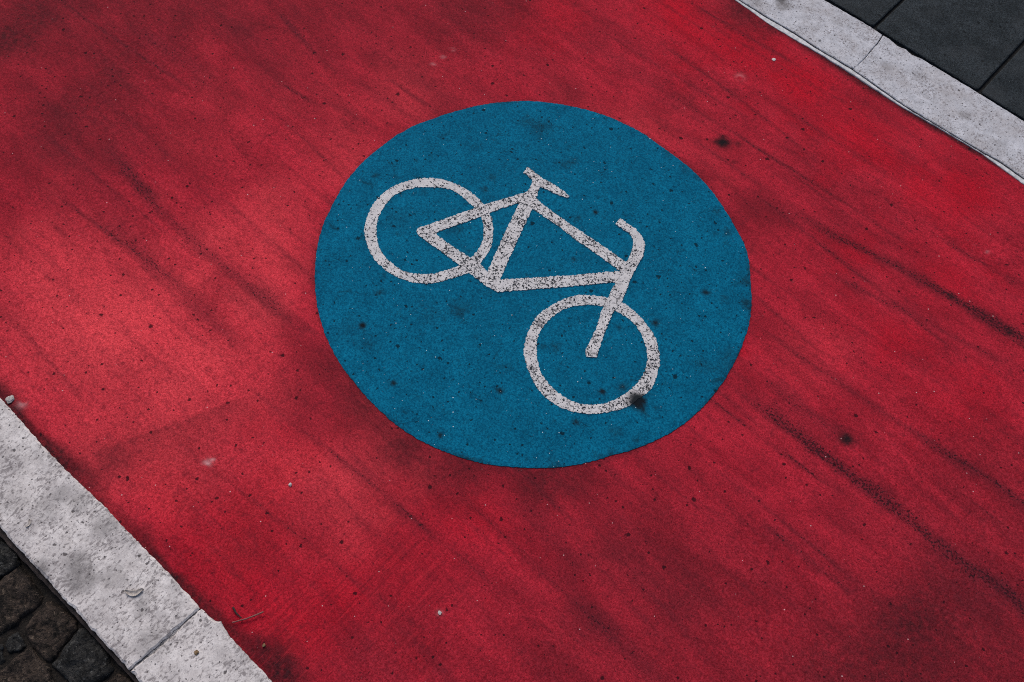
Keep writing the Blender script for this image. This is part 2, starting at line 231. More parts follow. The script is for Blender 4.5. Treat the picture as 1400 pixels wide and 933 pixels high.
def vnoise(X, Y, s, seed=0):
    """Smooth value noise in -1..1, vectorised."""
    r = np.random.default_rng(seed); T = r.uniform(-1, 1, (256, 256))
    x = X * s + 1000.3; y = Y * s + 1000.7
    i = np.floor(x).astype(int); j = np.floor(y).astype(int); u = x - i; v = y - j
    u = u * u * (3 - 2 * u); v = v * v * (3 - 2 * v)
    g = lambda a, b: T[a % 256, b % 256]
    return (g(i, j) * (1 - u) + g(i + 1, j) * u) * (1 - v) + (g(i, j + 1) * (1 - u) + g(i + 1, j + 1) * u) * v

def blobs(X, Y, B, warp=.35):
    """Union of soft, uneven patches."""
    out = np.zeros_like(X)
    for k, (bx, by, r, s) in enumerate(B):
        m = (np.abs(X - bx) < 3.2 * r) & (np.abs(Y - by) < 3.2 * r)
        if not m.any() or s <= 0: continue
        x, y = X[m], Y[m]
        d = np.hypot(x - bx, y - by) / r
        d = d * (1 + warp * vnoise(x, y, 1.1 / r, k) + .5 * warp * vnoise(x, y, 3 / r, k + 91))
        out[m] = 1 - (1 - out[m]) * (1 - np.clip(s * np.exp(-d * d), 0, 1))
    return out

def streaks(X, Y):
    out = np.zeros_like(X)
    for k, st in enumerate(D['streaks']):
        if st['s'] <= 0: continue
        P = st['p']; w = st['w']; best = np.full_like(X, 9.)
        lo = np.min(P, 0) - 4 * w; hi = np.max(P, 0) + 4 * w
        m = (X > lo[0]) & (X < hi[0]) & (Y > lo[1]) & (Y < hi[1])
        x, y = X[m], Y[m]
        d = np.full_like(x, 9.)
        for a, b in zip(P[:-1], P[1:]): d = np.minimum(d, seg_dist(x, y, a, b))
        wob = 1 + .5 * vnoise(x, y, 14, k) + .35 * vnoise(x, y, 45, k + 50)
        amp = .98 + .3 * vnoise(x, y, 9, k + 20)
        L = math.hypot(P[-1][0] - P[0][0], P[-1][1] - P[0][1])
        t = ((x - P[0][0]) * (P[-1][0] - P[0][0]) + (y - P[0][1]) * (P[-1][1] - P[0][1])) / (L * L + 1e-9)
        fade = np.clip(np.minimum(t, 1 - t) / .16 + .2, 0, 1)
        v = np.clip(st['s'] * amp * fade * np.exp(-np.abs(d / (w * wob)) ** 2.6), 0, 1)
        out[m] = 1 - (1 - out[m]) * (1 - v)
    # the many faint wheel lines between the strong ones
    r = np.random.default_rng(23)
    for k in range(95):
        x0, y0 = r.uniform(-1.7, 1.3), r.uniform(-.95, 1.0); L = r.uniform(.15, .9); a = r.normal(0, .055)
        w = r.uniform(.0016, .0065); s = r.uniform(.3, .95); cv = r.normal(0, .05)
        m = (X > x0) & (X < x0 + L); x, y = X[m], Y[m]
        u = (x - x0) / L
        d = np.abs(y - y0 - a * (x - x0) - cv * (x - x0) ** 2)
        v = s * np.clip(np.minimum(u, 1 - u) * 4, 0, 1) * np.exp(-(d / np.maximum(w, .004)) ** 2) * (w / np.maximum(w, .004)) ** .5 * np.clip(.75 + .6 * vnoise(x, y, 12, 300 + k), .1, 1)
        out[m] = 1 - (1 - out[m]) * (1 - v)
    return out

def attr(me, name, v):
    a = me.attributes.new(name, 'FLOAT', 'POINT'); a.data.foreach_set('value', np.asarray(v, np.float32).ravel())

# ---------------------------------------------------------------- material helper
class NT:
    def __init__(s, name):
        s.m = bpy.data.materials.new(name); s.m.use_nodes = True
        s.t = s.m.node_tree; s.t.nodes.clear()
        s.out = s.t.nodes.new('ShaderNodeOutputMaterial'); s.b = s.t.nodes.new('ShaderNodeBsdfPrincipled')
        s.t.links.new(s.b.outputs[0], s.out.inputs[0])
        g = s.t.nodes.new('ShaderNodeNewGeometry'); s.pos = g.outputs['Position']
    def _in(s, sock, v):
        if isinstance(v, bpy.types.NodeSocket): s.t.links.new(v, sock)
        elif v is not None: sock.default_value = v
    def node(s, ty, **kw):
        n = s.t.nodes.new(ty)
        for k, v in kw.items(): setattr(n, k, v)
        return n
    def noise(s, scale, detail=2., rough=.5, vec=None, dist=0., w=None):
        n = s.node('ShaderNodeTexNoise'); n.noise_dimensions = '3D'
        s._in(n.inputs['Vector'], vec or s.pos); n.inputs['Scale'].default_value = scale
        n.inputs['Detail'].default_value = detail; n.inputs['Roughness'].default_value = rough; n.inputs['Distortion'].default_value = dist
        return n.outputs['Fac']
    def noisec(s, scale, detail=1.):
        n = s.node('ShaderNodeTexNoise'); s._in(n.inputs['Vector'], s.pos); n.inputs['Scale'].default_value = scale; n.inputs['Detail'].default_value = detail
        return n.outputs['Color']
    def map(s, v, a, b, c=0., d=1., smooth=True):
        n = s.node('ShaderNodeMapRange'); n.clamp = True
        if smooth: n.interpolation_type = 'SMOOTHSTEP'
        s._in(n.inputs[0], v)
        for i, x in enumerate((a, b, c, d)): s._in(n.inputs[i + 1], x)
        return n.outputs[0]
    def math(s, op, a, b=None, c=None, clamp=False):
        n = s.node('ShaderNodeMath', operation=op); n.use_clamp = clamp
        s._in(n.inputs[0], a); s._in(n.inputs[1], b); s._in(n.inputs[2], c)
        return n.outputs[0]
    def mix(s, f, a, b, mode='MIX'):
        n = s.node('ShaderNodeMix', data_type='RGBA', blend_type=mode); n.clamp_factor = True
        s._in(n.inputs[0], f)
        for i, v in ((6, a), (7, b)): s._in(n.inputs[i], (*v, 1) if isinstance(v, tuple) and len(v) == 3 else v)
        return n.outputs[2]
    def attr(s, name):
        n = s.node('ShaderNodeAttribute'); n.attribute_name = name; return n.outputs['Fac']
    def scaled(s, sx, sy, sz=1., off=(0, 0, 0)):
        n = s.node('ShaderNodeMapping'); s._in(n.inputs[0], s.pos); n.inputs['Scale'].default_value = (sx, sy, sz); n.inputs['Location'].default_value = off
        return n.outputs[0]
    def warped(s, amt, scale):
        c = s.noisec(scale)
        a = s.node('ShaderNodeVectorMath', operation='SUBTRACT'); s._in(a.inputs[0], c); a.inputs[1].default_value = (.5, .5, .5)
        m = s.node('ShaderNodeVectorMath', operation='MULTIPLY_ADD'); s._in(m.inputs[0], a.outputs[0]); m.inputs[1].default_value = (amt,) * 3; s._in(m.inputs[2], s.pos)
        return m.outputs[0]
    def specks(s, cell, rmax, keep, seed=0., warp=None, soft=.35):
        """Irregular pits: a few cells of a cell pattern, each with its own size."""
        vec = s.warped(warp[0], warp[1]) if warp else s.pos
        if seed:
            a = s.node('ShaderNodeVectorMath', operation='ADD'); s._in(a.inputs[0], vec); a.inputs[1].default_value = (seed, seed * .7, 0); vec = a.outputs[0]
        v = s.node('ShaderNodeTexVoronoi'); v.voronoi_dimensions = '2D'; s._in(v.inputs['Vector'], vec); v.inputs['Scale'].default_value = 1 / cell
        sep = s.node('ShaderNodeSeparateColor'); s._in(sep.inputs[0], v.outputs['Color'])
        has = s.math('LESS_THAN', sep.outputs[0], keep)
        rad = s.math('MULTIPLY', s.math('POWER', sep.outputs[1], 2.2), rmax / cell)
        rad = s.math('ADD', rad, rmax / cell * .16)
        inner = s.math('MULTIPLY', rad, 1 - soft)
        m = s.map(v.outputs['Distance'], rad, inner)
        return s.math('MULTIPLY', m, has)
    def blob(s, bx, by, r, k):
        d = s.node('ShaderNodeVectorMath', operation='DISTANCE')
        c = s.warped(r * .9, .9 / r)
        s._in(d.inputs[0], c); d.inputs[1].default_value = (bx, by, 0.003)
        return s.map(d.outputs['Value'], r * 1.5, r * .45, 0., min(k, 1.))
    def bump(s, h, strength, dist, prev=None):
        n = s.node('ShaderNodeBump'); s._in(n.inputs['Height'], h); n.inputs['Strength'].default_value = strength; n.inputs['Distance'].default_value = dist
        if prev: s._in(n.inputs['Normal'], prev)
        return n.outputs[0]
    def finish(s, col, rough=.8, spec=.3, normal=None):
        s._in(s.b.inputs['Base Color'], (*col, 1) if isinstance(col, tuple) else col)
        s._in(s.b.inputs['Roughness'], rough); s.b.inputs['Specular IOR Level'].default_value = spec
        if normal: s._in(s.b.inputs['Normal'], normal)
        return s.m

def mat_red():
    n = NT('red_road_paint')
    dust, sat, grime, fine = n.attr('dust'), n.attr('sat'), n.attr('grime'), n.attr('track')
    big = n.noise(3.2, 4, .6)
    mid = n.noise(1, 5, .62, vec=n.scaled(5.5, 15, 1), dist=.5)
    streak = n.noise(1, 5, .6, vec=n.scaled(1.6, 22, 1))
    streak2 = n.noise(1, 4, .6, vec=n.scaled(5, 75, 1, (3, 2, 0)))
    grain = n.noise(300, 2, .75)
    grain2 = n.noise(150, 3, .75)
    c = n.mix(n.map(mid, .3, .7), COLS['red_lo'], COLS['red_hi'])
    c = n.mix(n.math('MULTIPLY', sat, .85), c, COLS['red_sat'])
    c = n.mix(n.math('MULTIPLY', dust, .68), c, COLS['red_dust'])  # dust tone that also paints the brighter lit side
    # traffic film: broad uneven bands along the path
    film = n.math('MULTIPLY', n.map(streak, .44, .72), n.map(big, .35, .62, .25, 1.))
    c = n.mix(n.math('MULTIPLY', film, .40), c, COLS['film'])
    # fine cross hairs of dirt
    film2 = n.math('MULTIPLY', n.map(streak2, .5, .75), n.map(mid, .4, .6))
    c = n.mix(n.math('MULTIPLY', film2, .34), c, COLS['film'])
    # soot and rubber in patches plus painted corner vignette, broken by the grain of the asphalt
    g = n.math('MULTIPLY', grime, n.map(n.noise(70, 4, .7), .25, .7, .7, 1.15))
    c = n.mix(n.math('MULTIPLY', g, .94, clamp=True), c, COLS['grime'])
    c = n.mix(n.math('MULTIPLY', fine, .7, clamp=True), c, COLS['film_track'])
    thr = n.math('SUBTRACT', .745, n.math('MULTIPLY', fine, .29))
    tr = n.math('MULTIPLY', n.map(n.noise(190, 2, .7), thr, n.math('ADD', thr, .06)), n.map(fine, .04, .22))
    c = n.mix(n.math('MULTIPLY', tr, .9, clamp=True), c, COLS['rubber'])
    # grain: thin paint on the tips of the stones
    c = n.mix(n.map(grain, .3, .7, 0, 1), n.mix(1., c, (.60, .46, .50), 'MULTIPLY'), n.mix(1., c, (1.34, 1.55, 1.5), 'MULTIPLY'))
    c = n.mix(n.map(n.noise(55, 5, .72), .46, .70, 0, .42), c, (.10, .010, .018))
    c = n.mix(n.map(grain2, .53, .68, 0, .55), c, (.05, .007, .012))
    # bristle marks where the coating was spread by broom
    br = n.noise(1, 3, .6, vec=n.scaled(170, 8, 1), dist=.2)
    c = n.mix(n.math('MULTIPLY', n.attr('brush'), n.map(br, .48, .68, 0, .6)), c, (.14, .008, .016))
    c = n.mix(n.math('MULTIPLY', n.attr('brush'), n.map(br, .44, .34, 0, .3)), c, (.62, .03, .045))
    pits = n.math('MAXIMUM', n.specks(.019, .0028, .24, 3., (.005, 210)), n.specks(.05, .0046, .34, 8., (.008, 150)))
    pits = n.math('MAXIMUM', pits, n.math('MULTIPLY', n.specks(.009, .0016, .3, 5., (.003, 320)), .6))
    c = n.mix(n.math('MULTIPLY', pits, .85), c, (.016, .005, .008))
    lite = n.specks(.03, .0014, .13, 17.)
    c = n.mix(n.math('MULTIPLY', lite, .8), c, (.62, .42, .42))
    c = n.mix(n.attr('spot'), c, (.010, .009, .011))
    c = n.mix(n.attr('chalk'), c, (.62, .42, .43))
    h = n.math('SUBTRACT', n.math('ADD', grain2, n.math('MULTIPLY', grain, .6)), n.math('MULTIPLY', pits, 1.2))
    nm = n.bump(h, .34, .003)
    nm = n.bump(n.noise(9, 3, .5), .1, .02, nm)
    return n.finish(c, n.map(grain2, .3, .7, .7, .9), .045, nm)

def mat_blue():
    n = NT('blue_road_paint')
    mid = n.noise(14, 5, .65); grain = n.noise(300, 2, .7); grain2 = n.noise(120, 4, .75); big = n.noise(4, 3, .5)
    c = n.mix(n.map(mid, .3, .7), COLS['blue_lo'], COLS['blue_hi'])
    c = n.mix(n.map(big, .4, .68, 0., .3), c, COLS['blue_lo'])
    c = n.mix(n.map(grain, .3, .7), n.mix(1., c, (.5, .62, .66), 'MULTIPLY'), n.mix(1., c, (5., 1.42, 1.3), 'MULTIPLY'))
    c = n.mix(n.map(grain2, .53, .70, 0, .62), c, (.002, .03, .055))
    c = n.mix(n.map(n.noise(48, 5, .72), .5, .72, 0, .4), c, (.001, .04, .08))
    g = n.math('MULTIPLY', n.attr('grime'), n.map(n.noise(120, 3, .7), .3, .62, .45, 1.1))
    c = n.mix(n.math('MULTIPLY', g, .9, clamp=True), c, (.006, .018, .026))
    smut = n.map(n.noise(26, 6, .75, dist=.5), .57, .70, 0, .62)
    c = n.mix(smut, c, (.004, .03, .05))
    pits = n.math('MAXIMUM', n.specks(.016, .0029, .34, 4., (.006, 210)), n.specks(.045, .0056, .36, 9., (.009, 150)))
    c = n.mix(n.math('MULTIPLY', pits, .85), c, (.003, .012, .02))
    # hair cracks: only in scattered patches
    v = n.node('ShaderNodeTexVoronoi'); v.feature = 'DISTANCE_TO_EDGE'; v.voronoi_dimensions = '2D'; n._in(v.inputs['Vector'], n.warped(.02, 40)); v.inputs['Scale'].default_value = 26
    crack = n.math('MULTIPLY', n.map(v.outputs['Distance'], .028, .006), n.map(n.noise(8, 3, .6), .56, .68))
    c = n.mix(n.math('MULTIPLY', crack, .55), c, (.003, .012, .02))
    c = n.mix(n.attr('spot'), c, (.008, .010, .013))
    lite = n.math('MAXIMUM', n.specks(.024, .0014, .13, 21.), n.specks(.013, .0009, .10, 31.))
    c = n.mix(n.math('MULTIPLY', lite, .85), c, (.55, .66, .7))
    h = n.math('SUBTRACT', n.math('ADD', grain2, n.math('MULTIPLY', grain, .6)), pits)
    return n.finish(c, .8, .03, n.bump(h, .32, .0025))

def mat_white_symbol():
    n = NT('white_road_paint')
    wear = n.attr('wear')
    grain = n.noise(260, 2, .7)
    c = n.mix(n.map(n.noise(40, 4, .6), .3, .7), COLS['white_lo'], COLS['white_hi'])
    c = n.mix(n.map(grain, .3, .7), n.mix(1., c, (.9, .89, .9), 'MULTIPLY'), c)
    # chips where the paint has come off the stones
    f = n.noise(215, 1.6, .55, dist=.8)
    lo = n.noise(24, 3, .6)
    thr = n.math('SUBTRACT', n.math('SUBTRACT', .685, n.math('MULTIPLY', wear, .13)), n.math('MULTIPLY', n.map(lo, .35, .65), .06))
    chip = n.map(f, thr, n.math('ADD', thr, .014), smooth=False)
    v = n.node('ShaderNodeTexVoronoi'); v.feature = 'DISTANCE_TO_EDGE'; v.voronoi_dimensions = '2D'; n._in(v.inputs['Vector'], n.warped(.022, 60)); v.inputs['Scale'].default_value = 34
    crack = n.math('MULTIPLY', n.map(v.outputs['Distance'], .06, .025), n.math('MULTIPLY', n.map(wear, .35, .8), n.map(n.noise(30, 3, .6), .47, .56)))
    big = n.math('MULTIPLY', n.map(n.noise(85, 3, .6, dist=1.4), .60, .625, smooth=False), n.math('MULTIPLY', n.map(lo, .42, .58), n.map(wear, .3, .7)))
    chip = n.math('MAXIMUM', n.math('MAXIMUM', chip, crack), big)
    c = n.mix(n.math('MULTIPLY', chip, .97), c, (.012, .017, .024))
    for b in ((D['disc_spots'][0]),):
        c = n.mix(n.blob(b[0], b[1], b[2] * 1.25, 1.), c, (.012, .016, .02))
    h = n.math('SUBTRACT', grain, n.math('MULTIPLY', chip, 1.4))
    return n.finish(c, .8, .1, n.bump(h, .3, .0015))

FLK = dict(left_kerb_paint=(190, 95), right_kerb_paint=(200, 170))
FTH = dict(left_kerb_paint=(.555, .43), right_kerb_paint=(.58, .46))
def mat_kerb(name, stains, lo, hi):
    n = NT(name)
    sepn = n.node('ShaderNodeSeparateXYZ'); n._in(sepn.inputs[0], n.pos)
    big = n.noise(9, 5, .65); mid = n.noise(38, 5, .7); grain = n.noise(300, 2, .7)
    c = n.mix(n.map(mid, .28, .72), lo, hi)
    c = n.mix(n.map(big, .42, .66, 0, .6), c, COLS['kerb_film'])
    flakes = n.noise(1, 4, .7, vec=n.scaled(*(FLK[name]), 100), dist=.4)
    thr = n.map(n.noise(16, 4, .6), .3, .7, *FTH[name])
    c = n.mix(n.map(flakes, thr, n.math('ADD', thr, .14), 0, .75), c, COLS['kerb_dark'])
    c = n.mix(n.map(n.noise(130, 4, .75), .52, .7, 0, .5), c, COLS['kerb_stain'])
    for b in stains:
        f = n.math('MULTIPLY', n.blob(b[0], b[1], b[2] * 1.1, b[3]), n.map(n.noise(90, 4, .7), .3, .7, .5, 1.))
        c = n.mix(f, c, (.012, .012, .014) if b[3] > 1.2 else COLS['kerb_stain'])
    c = n.mix(n.map(grain, .3, .7), n.mix(1., c, (.84, .83, .84), 'MULTIPLY'), c)
    pits = n.math('MAXIMUM', n.specks(.010, .0019, .5, 2., (.004, 220)), n.specks(.032, .0034, .42, 6., (.005, 180)))
    c = n.mix(n.math('MULTIPLY', pits, .85), c, (.06, .052, .055))
    # the sides of the stone carry no paint
    z = n.map(sepn.outputs[2], n_z(name), n_z(name) + .003)
    c = n.mix(z, (.11, .1, .098), c)
    h = n.math('SUBTRACT', n.math('ADD', mid, n.math('MULTIPLY', grain, .5)), n.math('MULTIPLY', pits, .9))
    return n.finish(c, .8, .12, n.bump(h, .3, .0022))

def n_z(name): return .0035 if 'left' in name else -.0015

def mat_slab():
    n = NT('charcoal_slab')
    c = n.mix(n.map(n.noise(14, 5, .65), .3, .7), COLS['slab_lo'], COLS['slab_hi'])
    grain = n.noise(330, 2, .7)
    c = n.mix(n.map(grain, .3, .7), n.mix(1., c, (.3, .3, .3), 'MULTIPLY'), n.mix(1., c, (1.95, 1.95, 1.95), 'MULTIPLY'))
    c = n.mix(n.map(n.noise(70, 5, .75), .5, .7, 0, .5), c, (.007, .009, .011))
    pits = n.math('MAXIMUM', n.specks(.03, .0045, .35, 2., (.006, 150)), n.specks(.012, .002, .3, 7., (.004, 200)))
    c = n.mix(n.math('MULTIPLY', pits, .85), c, (.004, .005, .006))
    c = n.mix(n.math('MULTIPLY', n.specks(.010, .0014, .45, 9.), .6), c, (.085, .09, .096))
    c = n.mix(n.map(n.noise(5, 4, .6), .45, .7, 0, .5), c, (.036, .040, .044))
    h = n.math('SUBTRACT', grain, pits)
    return n.finish(c, .8, .1, n.bump(h, .5, .0025))

def mat_cobble(name, warm):
    n = NT(name)
    m = n.noise(32, 6, .72, dist=.8)
    lo, hi = ((.007, .006, .0055), (.060, .044, .036)) if warm else ((.0065, .007, .008), (.044, .043, .042))
    c = n.mix(n.map(m, .36, .64), lo, hi)
    c = n.mix(n.map(n.noise(120, 5, .78, dist=.8), .54, .66, 0, .75), c, (.17, .13, .10) if warm else (.12, .122, .12))
    c = n.mix(n.map(n.noise(140, 5, .75), .52, .62, 0, .85), c, (.006, .006, .006))
    h = n.math('ADD', n.noise(80, 6, .75, dist=.6), n.math('MULTIPLY', n.noise(260, 2, .7), .35))
    return n.finish(c, .75, .15, n.bump(h, 1., .009))

def mat_plain(name, a, b, scale=60., rough=.8, bump=.4, bd=.003):
    n = NT(name)
    f = n.noise(scale, 5, .7)
    return n.finish(n.mix(n.map(f, .3, .7), a, b), rough, .3, n.bump(n.noise(scale * 2, 4, .7), bump, bd))

COLS = dict(
    red_lo=(.29, .013, .025), red_hi=(.48, .021, .040), red_sat=(.46, .004, .016), red_dust=(.92, .080, .098), film=(.13, .014, .024), film_track=(.075, .013, .02),
    grime=(.030, .010, .013), rubber=(.030, .008, .012),
    blue_lo=(.0006, .092, .180), blue_hi=(.0008, .125, .238),
    white_lo=(.50, .49, .50), white_hi=(.62, .61, .615),
    kerb_film=(.37, .35, .355), kerb_dark=(.17, .15, .155), kerb_stain=(.165, .155, .155),
    slab_lo=(.0115, .0155, .0185), slab_hi=(.024, .030, .035))

M = dict(
    red=mat_red(), blue=mat_blue(), white=mat_white_symbol(),
    kerb_left=mat_kerb('left_kerb_paint', D['kl_stain'], (.54, .505, .495), (.745, .71, .70)),
    kerb_right=mat_kerb('right_kerb_paint', D['kr_stain'], (.42, .43, .465), (.585, .595, .64)),
    slab=mat_slab(), cobw=mat_cobble('brown_cobble', True), cobg=mat_cobble('grey_cobble', False),
    soil=mat_plain('joint_soil', (.004, .0035, .003), (.02, .015, .012), 70, .9, .8, .008),
    mortar=mat_plain('mortar', (.02, .015, .014), (.06, .044, .04), 60, .85, .7, .004),
    filler=mat_plain('old_filler', (.03, .03, .035), (.34, .33, .34), 110, .9, .8, .006),
    sand=mat_plain('joint_sand', (.003, .003, .003), (.009, .009, .009), 120, .9),
    lip=mat_plain('paint_overspill', (.36, .37, .38), (.62, .62, .645), 90, .7, .4, .002),
    pebble=mat_plain('pale_stone', (.22, .20, .195), (.52, .49, .47), 120, .8),
    chip=mat_plain('white_chip', (.34, .30, .30), (.60, .56, .55), 120, .8),
    leaf=mat_plain('dry_leaf', (.22, .19, .17), (.52, .48, .45), 90, .6),
    grain=mat_plain('brown_grain', (.12, .075, .035), (.26, .17, .09), 150, .7),
    straw=mat_plain('dry_straw', (.10, .03, .028), (.26, .10, .09), 150, .6),
    twig=mat_plain('dark_twig', (.012, .008, .008), (.04, .02, .02), 150, .7))

# ---------------------------------------------------------------- ground and path
def quad(name, x0, x1, y0, y1, z, mat):
    me = bpy.data.meshes.new(name)
    me.from_pydata([(x0, y0, z), (x1, y0, z), (x1, y1, z), (x0, y1, z)], [], [(0, 1, 2, 3)])
    return link(name, me, mat)

structure(quad('ground', -60, 60, -60, 60, -.12, M['soil']))

KL_IN = [(-14, -1.018), (-3, -1.018)] + [(-1.2, -1.0185)] + D['kl_in'] + [(1.2, -1.0185), (3, -1.018), (14, -1.018)]
KR_IN = [(-14, 1.060), (-3, 1.060), (-1.0, 1.061)] + D['kr_in'] + [(1.6, 1.060), (3, 1.060), (14, 1.060)]
KL_OUT_Y, KR_OUT_Y = -1.180, 1.2365

def path_sheet():
    xs = np.concatenate([np.linspace(-14, -1.9, 60)[:-1], np.arange(-1.9, 1.7, .0065), np.linspace(1.7, 14, 60)])
    ys = np.concatenate([np.arange(-1.05, 1.046, .0065), [1.0475, 1.06]])
    X, Y = np.meshgrid(xs, ys)
    nx, ny = len(xs), len(ys)
    Y[-1] = np.interp(xs, [q[0] for q in KR_IN], [q[1] for q in KR_IN]) - .0024
    Z = .0016 * vnoise(X, Y, 3.1, 5) + .0006 * vnoise(X, Y, 11, 6)
    near = np.clip((np.hypot(X, Y) - .52) / .2, 0, 1); Z = Z * near - .0002      # flat under the roundel
    # worn and crumbling along both kerbs
    Z -= .004 * np.clip(1 - (Y + 1.018) / .035, 0, 1) * (.6 + .6 * vnoise(X, Y, 30, 8))
    v = np.c_[X.ravel(), Y.ravel(), Z.ravel()]
    i = np.arange(nx * ny).reshape(ny, nx)
    f = np.stack([i[:-1, :-1], i[:-1, 1:], i[1:, 1:], i[1:, :-1]], -1).reshape(-1, 4)
    me = bpy.data.meshes.new('cycle_path')
    me.vertices.add(len(v)); me.vertices.foreach_set('co', v.astype(np.float32).ravel())
    me.loops.add(f.size); me.loops.foreach_set('vertex_index', f.astype(np.int32).ravel())
    me.polygons.add(len(f)); me.polygons.foreach_set('loop_start', np.arange(0, f.size, 4, dtype=np.int32))
    me.update(calc_edges=True)
    me.polygons.foreach_set('use_smooth', np.ones(len(f), bool))
    # dirt, with the lens vignette painted in by the broad corner blobs
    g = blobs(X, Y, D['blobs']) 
    g = 1 - (1 - g) * (1 - .75 * blobs(X, Y, D['ring'], .3))
    dl = Y + 1.019                                      # band of soot along the left kerb
    wl = .024 + .013 * vnoise(X, Y, 9, 31) + .008 * vnoise(X, Y, 31, 32) + .022 * np.clip((X - .08) / .15, 0, 1)
    bl = np.clip(1.7 - 1.35 * dl / np.maximum(wl, .006), 0, 1) * np.clip(.72 + .5 * vnoise(X, Y, 6, 33), .3, 1)
    dr = 1.048 - Y                                      # and a thinner one along the right kerb
    wr = .013 + .011 * vnoise(X, Y, 7, 41) + .007 * vnoise(X, Y, 28, 42) + .035 * np.clip(-(X - .02) / .15, 0, 1)
    br = np.clip(1.1 - dr / np.maximum(wr, .003), 0, 1) * np.clip(.6 + .55 * vnoise(X, Y, 8, 43), .15, .95)
    rd = np.hypot(X, Y) - .5                            # dirt held by the raised edge of the roundel
    bd = .34 * np.clip(1 - rd / (.006 + .004 * vnoise(X, Y, 20, 51)), 0, 1) * (rd > -.02)
    # the seam of an older coat: darker on its near side
    P = D['seam']; d = np.full_like(X, 9.); side = np.zeros_like(X)
    for a, b in zip(P[:-1], P[1:]):
        q = seg_dist(X, Y, a, b); m = q < d
        s = (b[0] - a[0]) * (Y - a[1]) - (b[1] - a[1]) * (X - a[0])
        side = np.where(m, s, side); d = np.minimum(d, q)
    seam = np.where(side < 0, np.exp(-d / .05), np.exp(-(d / .006) ** 2) * .4) * .42 * np.clip(1.3 - np.hypot(X - P[2][0], Y - P[2][1]) / .22, 0, 1)
    patch = .11 * np.clip(vnoise(X * .45, Y, 3.2, 61) * 1.2 + .6 * vnoise(X * .35, Y, 9, 62), 0, 1) + .08 * np.clip(vnoise(X * .3, Y, 24, 63), 0, 1)
    edge = .38 * np.clip((np.hypot((X + .1) / 1.0, (Y - .05) / .95) - .98) / .75, 0, 1)   # radial darkening towards the ends, not mixed in
    for k in (bl, br, bd, seam, patch): g = 1 - (1 - g) * (1 - np.clip(k, 0, 1))
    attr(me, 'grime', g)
    attr(me, 'spot', np.clip(blobs(X, Y, D['spots'], .3), 0, .95))
    attr(me, 'brush', blobs(X, Y, D['brush'], .5))
    attr(me, 'track', streaks(X, Y))
    attr(me, 'dust', np.clip(blobs(X, Y, D['dust'], .5) * (1 + .5 * vnoise(X, Y, 6, 71)), 0, 1))  # dust patches plus painted light on the left
    attr(me, 'sat', np.clip(blobs(X, Y, D['sat'], .5), 0, 1))
    chalk = np.zeros_like(X)
    for bx, by, r, s in D['chalk']:
        d = np.hypot(X - bx, Y - by) / r
        chalk = np.maximum(chalk, s * np.exp(-d * d) * (vnoise(X, Y, 90, 81) > -.25))
    attr(me, 'chalk', chalk)
    return structure(link('cycle_path', me, M['red']))
path_sheet()

# ---------------------------------------------------------------- the bicycle roundel
emblem = bpy.data.objects.new('cycle_path_emblem', None); COL.objects.link(emblem)
tag(emblem, 'round blue road marking with a white bicycle symbol on the red path', 'road marking')

def roundel():
    P = np.array(D['disc']); th = np.unwrap(np.arctan2(P[:, 1], P[:, 0])); r = np.hypot(P[:, 0], P[:, 1])
    o = np.argsort(th); th, r = th[o], r[o]
    th = np.concatenate([th[-6:] - 2 * np.pi, th, th[:6] + 2 * np.pi]); r = np.concatenate([r[-6:], r, r[:6]])
    n = 900; A = np.linspace(-np.pi, np.pi, n, endpoint=False)
    base = th[6]; A2 = (A - base) % (2 * np.pi) + base
    # smooth the traced radius
    R = np.zeros(n)
    for k, a in enumerate(A2):
        w = np.exp(-((th - a) / .11) ** 2); R[k] = (w * r).sum() / w.sum()
    R += .0007 * vnoise(np.cos(A) * .5, np.sin(A) * .5, 40, 3) + .0011 * vnoise(np.cos(A) * .5, np.sin(A) * .5, 200, 4)
    # two nicks in the lower rim
    fr = np.concatenate([[.02], np.linspace(.02, 1, 110)[1:] ])
    V = [(0, 0, .0016)]
    for s in fr:
        V += list(zip(R * s * np.cos(A), R * s * np.sin(A), np.full(n, .0016 if s < .999 else .0012)))
    V += list(zip(R * 1.0012 * np.cos(A), R * 1.0012 * np.sin(A), np.full(n, -.006)))
    F = [(0, 1 + i, 1 + (i + 1) % n) for i in range(n)]
    for k in range(len(fr)):
        a = 1 + k * n; b = a + n
        F += [(a + i, b + i, b + (i + 1) % n, a + (i + 1) % n) for i in range(n)]
    me = bpy.data.meshes.new('roundel'); me.from_pydata(V, [], F); me.update()
    V = np.array(V); X, Y = V[:, 0], V[:, 1]
    g = blobs(X, Y, D['disc_spots'], .45)
    rad = np.hypot(X, Y)
    rim = np.clip(1 - (.5 - rad) / .006, 0, 1) * np.clip(.1 + .9 * vnoise(X, Y, 16, 12), 0, .8)
    rightrim = np.clip(1 - (.5 - rad) / .05, 0, 1) * np.clip(vnoise(X, Y, 32, 13) - .25, 0, 1) * (X > -.05) * (Y > -.3)
    attr(me, 'spot', np.clip(blobs(X, Y, D['spots'], .3), 0, .95))
    attr(me, 'grime', np.clip(1 - (1 - g) * (1 - rim) * (1 - rightrim), 0, 1))  # the roundel holds dirt only in this channel, no vignette
    return link('roundel', me, M['blue'], emblem)
roundel()

STEP = .0016
def wear_attr(o, f):
    me = o.data
    co = np.empty(len(me.vertices) * 3, np.float32); me.vertices.foreach_get('co', co); co = co.reshape(-1, 3)
    attr(me, 'wear', f(co[:, 0], co[:, 1]))

